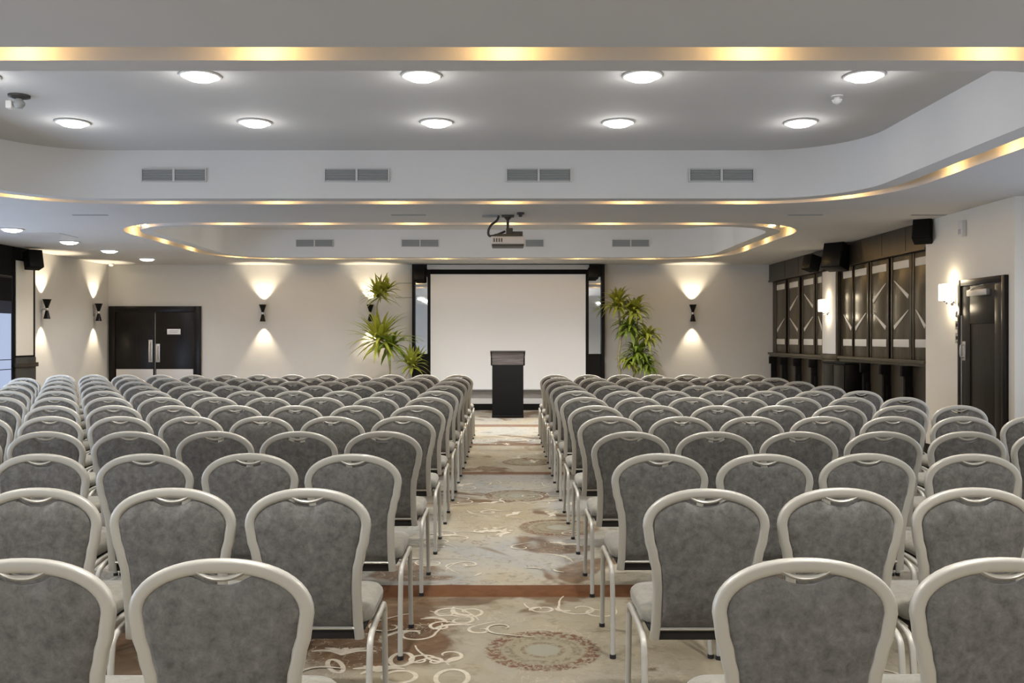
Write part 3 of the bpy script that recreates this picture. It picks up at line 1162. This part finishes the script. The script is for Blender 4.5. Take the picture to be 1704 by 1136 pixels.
def tuft(parent, c, n, L_, w, droop, mat, seed, el0=-.5, el1=1.3, rname='leaf_crown'):
    r = random.Random(seed)
    b = BM()
    for k in range(n):
        az = 2 * PI * (k * .381966) + r.uniform(-.2, .2)
        el = el0 + (el1 - el0) * ((k + .5) / n) ** .8
        strap(b, (c[0] + r.uniform(-.02, .02), c[1] + r.uniform(-.02, .02), c[2] + r.uniform(-.06, .06)), az, el + r.uniform(-.12, .12), L_ * r.uniform(.75, 1.1), w * r.uniform(.8, 1.15), droop * r.uniform(.7, 1.3), r)
    bmesh.ops.solidify(b, geom=b.faces[:], thickness=.002)
    o = obj(rname, b, mat, parent, True, 1.2)
    return o


def plant(loc, label, stems, tufts):
    t = thing('potted_palm', label, 'plant', loc)
    b = BM(); lathe(b, [(0, 0), (.17, 0), (.19, .02), (.24, .40), (.25, .42), (.235, .42), (.225, .38), (0, .38)], 28); obj('pot', b, M['pot'], t)
    b = BM(); lathe(b, [(0, .385), (.222, .383), (.222, .375)], 24); obj('soil', b, M['soil'], t)
    for pts, r in stems:
        b = BM(); sweep(b, smooth_path(pts, 5), r, n=8, up=(0, 1, .1)); obj('stem', b, M['stem'], t)
    for i, (c, n, L_, w, dr, mt, e0, e1) in enumerate(tufts):
        tuft(t, c, int(n * 2.0), L_, w * 1.6, dr, M[mt], 17 + i * 7 + int(loc[0] * 10), e0, e1)


YP = 17.45
ox = -2.28


def rel(px, py, o_x, Y=YP):
    p = at(px, py, Y)
    return (p.x - o_x, 0, p.z)


plant((ox, YP, 0), 'tall palm with two leafy tufts on thin stems, beside the door-side edge of the screen',
      [([(0, 0, .38), (.02, 0, .9), rel(640, 568, ox)], .016), ([(.02, .02, .38), (.0, .03, 1.2), rel(628, 520, ox), rel(632, 492, ox)], .014), ([(.1, -.02, .38), (.35, -.02, .75), rel(684, 612, ox)], .012)],
      [(rel(630, 490, ox), 26, .46, .021, .9, 'leaf', -.45, 1.35), (rel(642, 484, ox), 12, .40, .022, 1.1, 'leaf', -.2, 1.2),
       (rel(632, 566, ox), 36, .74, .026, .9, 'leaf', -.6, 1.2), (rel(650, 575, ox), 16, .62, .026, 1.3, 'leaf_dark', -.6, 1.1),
       (rel(684, 606, ox), 22, .42, .022, 1.2, 'leaf', -.3, 1.25)])
ox = 2.33
plant((ox, YP, 0), 'bushy palm with drooping leaves, beside the panelled-wall edge of the screen',
      [([(-.05, 0, .38), (-.16, 0, 1.0), rel(1033, 560, ox), rel(1029, 512, ox)], .022), ([(.05, 0, .38), (.2, .02, 1.1), rel(1060, 522, ox)], .016), ([(.08, -.03, .38), rel(1060, 605, ox), rel(1076, 570, ox)], .014)],
      [(rel(1028, 508, ox), 28, .48, .024, 1.6, 'leaf', -.3, 1.3), (rel(1055, 518, ox), 30, .46, .026, 1.9, 'leaf', -.3, 1.3),
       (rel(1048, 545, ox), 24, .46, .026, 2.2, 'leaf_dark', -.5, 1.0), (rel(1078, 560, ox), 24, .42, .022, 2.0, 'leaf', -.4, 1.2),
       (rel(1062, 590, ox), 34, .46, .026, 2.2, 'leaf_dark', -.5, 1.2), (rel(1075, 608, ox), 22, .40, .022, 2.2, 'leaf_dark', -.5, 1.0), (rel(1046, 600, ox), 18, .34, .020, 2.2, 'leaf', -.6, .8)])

# ================================================================ LIGHTS AND CEILING FIXTURES
# ---- downlights
dl = None


def downlight(x, y, z, energy, label, group, angle=2.35):
    global dl
    if dl is None:
        dl = bpy.data.objects.new('ceiling_downlight', None)
        dl.empty_display_size = .1
        C.objects.link(dl)
        b = BM(); lathe(b, [(.12, .0), (.145, .0), (.155, -.006), (.145, -.014), (.127, -.014), (.12, 0)], 28); obj('trim_ring', b, M['plastic'], dl)
        b = BM(); lathe(b, [(.127, -.004), (.122, -.018), (.09, -.036), (.045, -.045), (0, -.047)], 28); obj('diffuser', b, M['down'], dl)  # domed and widened to stand in for glare
        o = dl
    else:
        o = copy_tree(dl)
    o.location = (x, y, z)
    tag(o, label, 'ceiling light', group)
    if y > 3 and z > 3:
        lamp('downlight_glare', 'POINT', (x, y, z - .10), E_HALO, WHITE, None, (0, 0, 0), .06)  # added lamp imitates the lens glare as a ceiling halo
    lamp('downlight_lamp', 'SPOT', (x, y, z - .07), energy, WHITE, None, (0, 0, 0), .09, angle, .9)


cols = (-4.0, -2.32, -.645, 1.03, 2.71)
cn = ('at the window-side end', 'second from the window side', 'in the middle', 'fourth from the window side', 'at the panelled-wall end')
for y, rn in ((5.40, 'added row behind near lip'), (6.83, 'near row'), (8.31, 'far row')):  # the row hidden by the lip is added for its light
    for x, c in zip(cols, cn):
        downlight(x, y, ZT, E_TRAY * .85, f'added downlight {c}, {rn} of the large tray', 'downlights in the large tray', 1.75)
for y in (13.3, 15.2):                              # the lip hides these
    for x, c in zip((-3.9, -2.3, -.64, 1.03, 2.6), cn):
        downlight(x, y, ZT, E_TRAY * (2.4 if x > 2 else 1.8), f'added downlight {c}, {"near" if y < 14 else "far"} row of the small tray', 'downlights in the small tray', 2.45)
for i, y in enumerate((16.85, 15.25, 13.85, 12.25, 10.6, 9.0, 7.4, 5.8)):  # the nearer four, out of view, are added for lighting
    downlight(-6.72, y, ZC, E_LOW, f'round downlight in the low ceiling by the windows, {ORD[i]} from the back wall', 'downlights in the low ceiling')
for i, y in enumerate((2.6, 0.6, -1.6)):  # unseen rows added as fill light for the chair backs
    for x, c in zip((-5.6, -3.2, -.8, 1.6, 3.9), cn):
        downlight(x, y, ZC, E_TRAY * 1.4, f'added downlight {c}, {ORD[i]} row of the low ceiling above the viewer', 'added fill lights above the viewer')

# ---- cove lamps in the slots
cv = None


def cove_lamp(x, y, ang, label):
    """small warm tube lying in the slot, along its run"""
    global cv
    if cv is None:
        cv = bpy.data.objects.new('cove_lamp', None)
        cv.empty_display_size = .05
        C.objects.link(cv)
        b = BM(); box(b, -.07, .07, -.018, .018, .035, .065, .005); obj('lamp_base', b, M['plastic'], cv)
        b = BM(); sweep(b, [(-.055, 0, .024), (.055, 0, .024)], .011, n=8, up=(0, 0, 1)); obj('lamp_tube', b, M['cove'], cv)
        o = cv
    else:
        o = copy_tree(cv)
    o.location = (x, y, ZC + .005)
    o.rotation_euler = (0, 0, ang)
    tag(o, label, 'cove light', 'warm lamps in the ceiling coves')
    nx, ny = -math.sin(ang), math.cos(ang)
    lamp('cove_lamp_light', 'POINT', (x + nx * .035, y + ny * .035, ZC + .030), E_COVE, WARM, None, (0, 0, 0), .02)


def slot_run(T, off, tray, spacing_x, xs_near, xs_far, ys):
    x0, x1, y0, y1, r = T
    g = off
    for i, x in enumerate(xs_near):
        cove_lamp(x, y0 - (LIP + SLOT * .85), 0.0, f'warm cove lamp in the near slot of the {tray} tray, {ORD[i]} from the windows')
    for i, x in enumerate(xs_far):
        cove_lamp(x, y1 + g, 0.0, f'warm cove lamp in the far slot of the {tray} tray, {ORD[i]} from the windows')
    for s, nm in ((-1, 'window-side'), (1, 'panelled-wall side')):
        xx = x0 - g if s < 0 else x1 + g
        for i, y in enumerate(ys):
            cove_lamp(xx, y, PI / 2 if s < 0 else -PI / 2, f'warm cove lamp in the {nm} slot of the {tray} tray, {ORD[i]} from the viewer')
        cx = x0 + r if s < 0 else x1 - r
        for a, nn in ((PI / 4, 'far'), (-PI / 4, 'near')):
            cy = y1 - r if a > 0 else y0 + r
            cove_lamp(cx + s * (r + g) * math.cos(a), cy + (r + g) * math.sin(a), (s * (PI / 2 - abs(a)) * -1 if a > 0 else PI + s * (PI / 2 - abs(a))),
                      f'warm cove lamp at the {nn} {nm} corner of the {tray} tray slot')


GO = LIP + SLOT * .15
slot_run(T1, GO, 'large', 1.28, (-3.84, -2.57, -1.28, 0.0, 1.29, 2.57), (-3.77, -2.52, -1.25, .01, 1.34, 2.60), (6.2, 7.15, 8.1))
slot_run(T2, GO, 'small', 1.25, (-3.65, -2.48, -1.23, .01, 1.34, 2.55), (-4.3, -3.0 - .9, -2.1, -1.22, .08, 1.36, 2.66)[0:1] + (-3.35, -2.3, -1.22, .08, 1.36, 2.66), (12.95, 14.1, 15.3))

# ---- air grilles on the far faces of the trays
vg = None
for T, z, tray in ((T1, 3.185, 'large'), (T2, 3.20, 'small')):
    for i, x in enumerate((-3.53, -1.59, .34, 2.28)):
        if vg is None:
            vg = bpy.data.objects.new('air_grille', None)
            C.objects.link(vg)
            for s in (-1, 1):
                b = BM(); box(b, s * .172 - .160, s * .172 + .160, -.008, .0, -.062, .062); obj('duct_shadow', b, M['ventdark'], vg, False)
                b = BM()
                for k in range(6):
                    box(b, s * .172 - .155, s * .172 + .155, -.016, -.006, -.058 + k * .021, -.046 + k * .021)
                obj('louvre', b, M['grille'], vg, False)
            b = BM()
            for zz in (-.07, .062):
                box(b, -.345, .345, -.02, 0, zz, zz + .008)
            for xx in (-.345, -.012, .333):
                box(b, xx, xx + (.024 if xx == -.012 else .012), -.02, 0, -.07, .07)
            obj('grille_frame', b, M['housing'], vg, False)
            o = vg
        else:
            o = copy_tree(vg)
        o.location = (x, T[3] - .001, z)
        tag(o, f'two-part air grille on the far side of the {tray} tray, {ORD[i]} from the windows', 'air vent', 'air grilles on the ceiling trays')

# ---- linear slots, hatch, detectors
for i, (px, lab) in enumerate(((150, 'window side'), (680, 'near the projector'), (1340, 'near the loop of the small tray'), (1545, 'above the frieze speaker'))):
    p = at(px, 357, 10.85)
    b = BM(); box(b, -.21, .21, -.025, .025, -.006, .0); box(b, -.2, .2, -.006, .006, -.009, -.005)
    o = obj('ceiling_slot', b, M['grille'], None, False)
    o.location = (p.x, 10.85, ZC)
    tag(o, f'thin grey linear air slot in the low ceiling, {lab}', 'air vent', 'linear air slots')
b = BM(); box(b, -.36, .36, -.3, .3, -.006, 0, .002); o = obj('ceiling_hatch', b, M['housing'], None, False); o.location = (-6.68, 13.0, ZC)
tag(o, 'flat grey access hatch in the low ceiling between two downlights', 'hatch')
t = thing('sprinkler', 'white pendant sprinkler in the large tray near the panelled side', 'sprinkler', (2.72, 7.42, ZT))
b = BM(); lathe(b, [(0, 0), (.05, 0), (.05, -.008), (.0, -.012)], 18); obj('rose', b, M['plastic'], t)
b = BM(); lathe(b, [(.0, -.012), (.022, -.012), (.022, -.03), (.042, -.032), (.03, -.055), (0, -.075)], 16); obj('sprinkler_head', b, M['plastic'], t)
t = thing('dome_camera', 'small grey dome camera with bracket in the large tray by the windows', 'camera', (at(32, 155, 7.4).x, 7.4, ZT))
b = BM(); lathe(b, [(0, 0), (.085, 0), (.085, -.015), (.03, -.03), (0, -.03)], 20); obj('mount', b, M['darkgrey'], t)
b = BM(); lathe(b, [(.0, -.03), (.025, -.03), (.045, -.06), (.045, -.08), (.025, -.105), (0, -.11)], 16); obj('dome', b, M['grille'], t)
b = BM(); box(b, -.10, -.05, -.03, .03, -.11, -.045, .008); obj('camera_arm', b, M['plastic'], t)

# ---- projector on its ceiling pole
Yp = 10.9
pp = at(845, 404, Yp)
t = thing('projector', 'ceiling projector on a short pole with a looping cable', 'projector', (pp.x, Yp, ZC))
zb_ = at(845, 411, Yp).z - ZC
b = BM(); box(b, -.205, .205, -.16, .18, zb_ + .02, zb_ + .115, .015, 3); obj('projector_body', b, M['proj'], t)
b = BM(); box(b, -.19, .19, -.15, .17, zb_, zb_ + .02, .004); obj('projector_base', b, M['darkgrey'], t)
b = BM()
for k in range(4):
    box(b, -.17 + k * .03, -.155 + k * .03, -.163, -.158, zb_ + .045, zb_ + .09)
obj('exhaust_grille', b, M['darkgrey'], t, False)
b = BM(); lathe(b, [(.0, 0), (.04, 0), (.045, .03), (.034, .03), (.03, .012), (0, .012)], 18); bmesh.ops.transform(b, matrix=Matrix.Translation((.10, .18, zb_ + .07)) @ Matrix.Rotation(-PI / 2, 4, 'X'), verts=b.verts[:]); obj('lens', b, M['black'], t)
b = BM(); box(b, -.16, .13, -.10, .12, zb_ + .115, zb_ + .15, .005); box(b, -.02, .06, -.06, .06, zb_ + .15, zb_ + .225, .006); box(b, .05, .18, -.05, .06, zb_ + .125, zb_ + .185, .006); obj('mount_bracket', b, M['darkgrey'], t)
b = BM(); sweep(b, [(0, 0, zb_ + .2), (0, 0, -.01)], .015, n=10, up=(0, 1, 0)); obj('pole', b, M['darkgrey'], t)
b = BM(); box(b, -.075, .075, -.06, .06, -.022, 0, .004); lathe(b, [(.05, -.022), (.016, -.06)], 14); obj('ceiling_plate', b, M['darkgrey'], t)
b = BM(); sweep(b, smooth_path([(-.11, 0, -.005), (-.13, -.01, -.06), (-.20, -.02, -.12), (-.235, -.02, -.19), (-.22, -.02, -.25), (-.13, -.02, -.235), (-.03, -.02, zb_ + .19)], 6), .014, n=8, up=(0, 1, 0)); obj('cable', b, M['darkgrey'], t)
b = BM(); box(b, -.31, -.12, -.03, .03, -.02, 0, .004); obj('cable_box', b, M['grille'], t)
b = BM(); lathe(b, [(0, 0), (.045, 0), (.045, -.02), (.02, -.03), (.02, -.05), (0, -.055)], 16); o = obj('smoke_detector', b, M['darkgrey']); o.location = (pp.x + .15, Yp - .25, ZC)
tag(o, 'small dark smoke detector on the ceiling beside the projector pole', 'smoke detector')

# ---- hourglass wall lights
sc = None


def sconce(loc, rz, label):
    """origin on the wall, body stands off the wall along -y"""
    global sc
    d = .105
    if sc is None:
        sc = bpy.data.objects.new('wall_sconce', None)
        C.objects.link(sc)
        b = BM(); box(b, -.03, .03, -.012, 0, -.07, .07, .004); obj('wall_plate', b, M['steel'], sc)
        b = BM(); sweep(b, [(0, 0, 0), (0, -d, 0)], .012, n=8, up=(0, 0, 1)); obj('arm', b, M['steel'], sc)
        b = BM(); lathe(b, [(.022, .02), (.030, .05), (.070, .165), (.078, .175), (.072, .175), (.062, .16), (.026, .06), (0, .045)], 24, 0, -d, 0); obj('upper_cup', b, M['black'], sc)
        b = BM(); lathe(b, [(.022, -.02), (.030, -.05), (.055, -.155), (.060, -.165), (.055, -.165), (.048, -.15), (.024, -.06), (0, -.045)], 24, 0, -d, 0); obj('lower_cup', b, M['black'], sc)
        b = BM(); lathe(b, [(0, .02), (.024, .02), (.028, 0), (.024, -.02), (0, -.02)], 16, 0, -d, 0); obj('waist', b, M['steel'], sc)
        o = sc
    else:
        o = copy_tree(sc)
    o.location = loc
    o.rotation_euler = (0, 0, rz)
    tag(o, label, 'wall light', 'black hourglass wall lights')
    q = Vector(loc) + Matrix.Rotation(rz, 3, 'Z') @ Vector((0, -d, 0))
    lamp('sconce_beam', 'SPOT', (q.x, q.y, q.z + .178), E_SCONCE, HALOGEN, None, (PI, 0, 0), .018, math.radians(86), .65)
    lamp('sconce_beam', 'SPOT', (q.x, q.y, q.z - .168), E_SCONCE * .9, HALOGEN, None, (0, 0, 0), .018, math.radians(72), .7)


ZS = 1.955
sconce((-4.91, YB, ZS), 0, 'black hourglass wall light on the back wall beside the double door')
sconce((-2.745, YB, ZS), 0, 'black hourglass wall light half hidden behind the stemmed palm')
sconce((3.75, YB, ZS), 0, 'black hourglass wall light on the back wall between bushy palm and panelling')
sconce((XL, 17.60, ZS), PI / 2, 'black hourglass wall light on the side wall closest to the double door')
sconce((XL, 15.62, ZS), PI / 2, 'black hourglass wall light on the side wall beside the window-side pilaster')


# ---- square glass wall lights
def shade_light(loc, label, w=.14, h=.20):
    """origin on the right wall; stands off along -x"""
    t = thing('wall_light', label, 'wall light', loc)
    b = BM(); box(b, -.015, 0, -.05, .05, -.16, -.04, .004); obj('wall_plate', b, M['chrome'], t)
    b = BM(); sweep(b, smooth_path([(0, 0, -.10), (-.04, 0, -.13), (-.08, 0, -.14), (-.085, 0, -.10)], 4), .010, n=8, up=(0, 1, 0)); lathe(b, [(0, -.115), (.03, -.115), (.045, -.10), (0, -.10)], 16, -.085, 0, 0); obj('arm', b, M['chrome'], t)
    b = BM()
    box(b, -.085 - w / 2, -.085 + w / 2, -w / 2, w / 2, -.10, -.10 + h, .012, 3)
    obj('glass_shade', b, M['shade'], t)
    b = BM(); box(b, -.085 - w / 2 - .003, -.085 - w / 2 + .004, -.006, .006, -.10, -.10 + h); obj('seam', b, M['chrome'], t)
    p = Vector(loc)
    lamp('wall_light_lamp', 'POINT', (p.x - .085, p.y, p.z - .10 + h + .06), E_SHADE * .4, HALOGEN, None, (0, 0, 0), .05)
    lamp('wall_light_lamp', 'POINT', (p.x - .085, p.y, p.z - .20), E_SHADE * .6, HALOGEN, None, (0, 0, 0), .05)


shade_light((XW, 10.70, 2.0), 'glowing square glass wall light on the white wall beside the door')
shade_light((XR - .072, 14.80, 1.99), 'glowing square glass wall light on the cream pilaster')

# ---- small fittings on the white wall
t = thing('motion_sensor', 'white box sensor high on the white wall above the door', 'sensor', (XW, 10.45, 2.72))
b = BM(); box(b, -.06, 0, -.05, .05, -.09, .10, .01); obj('case', b, M['plastic'], t)
b = BM(); box(b, -.066, -.055, -.03, .03, -.06, 0, .006); obj('lens', b, M['housing'], t)
for z, lab, hh in ((1.755, 'topmost of the three beside the door frame', .05), (1.61, 'middle of the three beside the door frame', .05), (1.46, 'lowest of the three beside the door frame', .06)):
    t = thing('wall_switch', f'small chrome wall switch, {lab}', 'switch', (XW, 10.61, z), 0, 'chrome wall switches')
    b = BM(); box(b, -.012, 0, -.04, .04, -hh, hh, .004); obj('plate', b, M['chrome'], t)
    b = BM(); box(b, -.020, -.010, -.012, .012, -.02, .02, .003); obj('rocker', b, M['darkgrey'], t)
b = BM()
lathe(b, [(0, 0), (.05, 0), (.05, -.03), (.03, -.055), (0, -.06)], 18)
o = obj('smoke_detector', b, M['plastic']); o.location = (-7.85, 17.9, ZC)
tag(o, 'white smoke detector on the low ceiling in the corner above the double door', 'smoke detector')
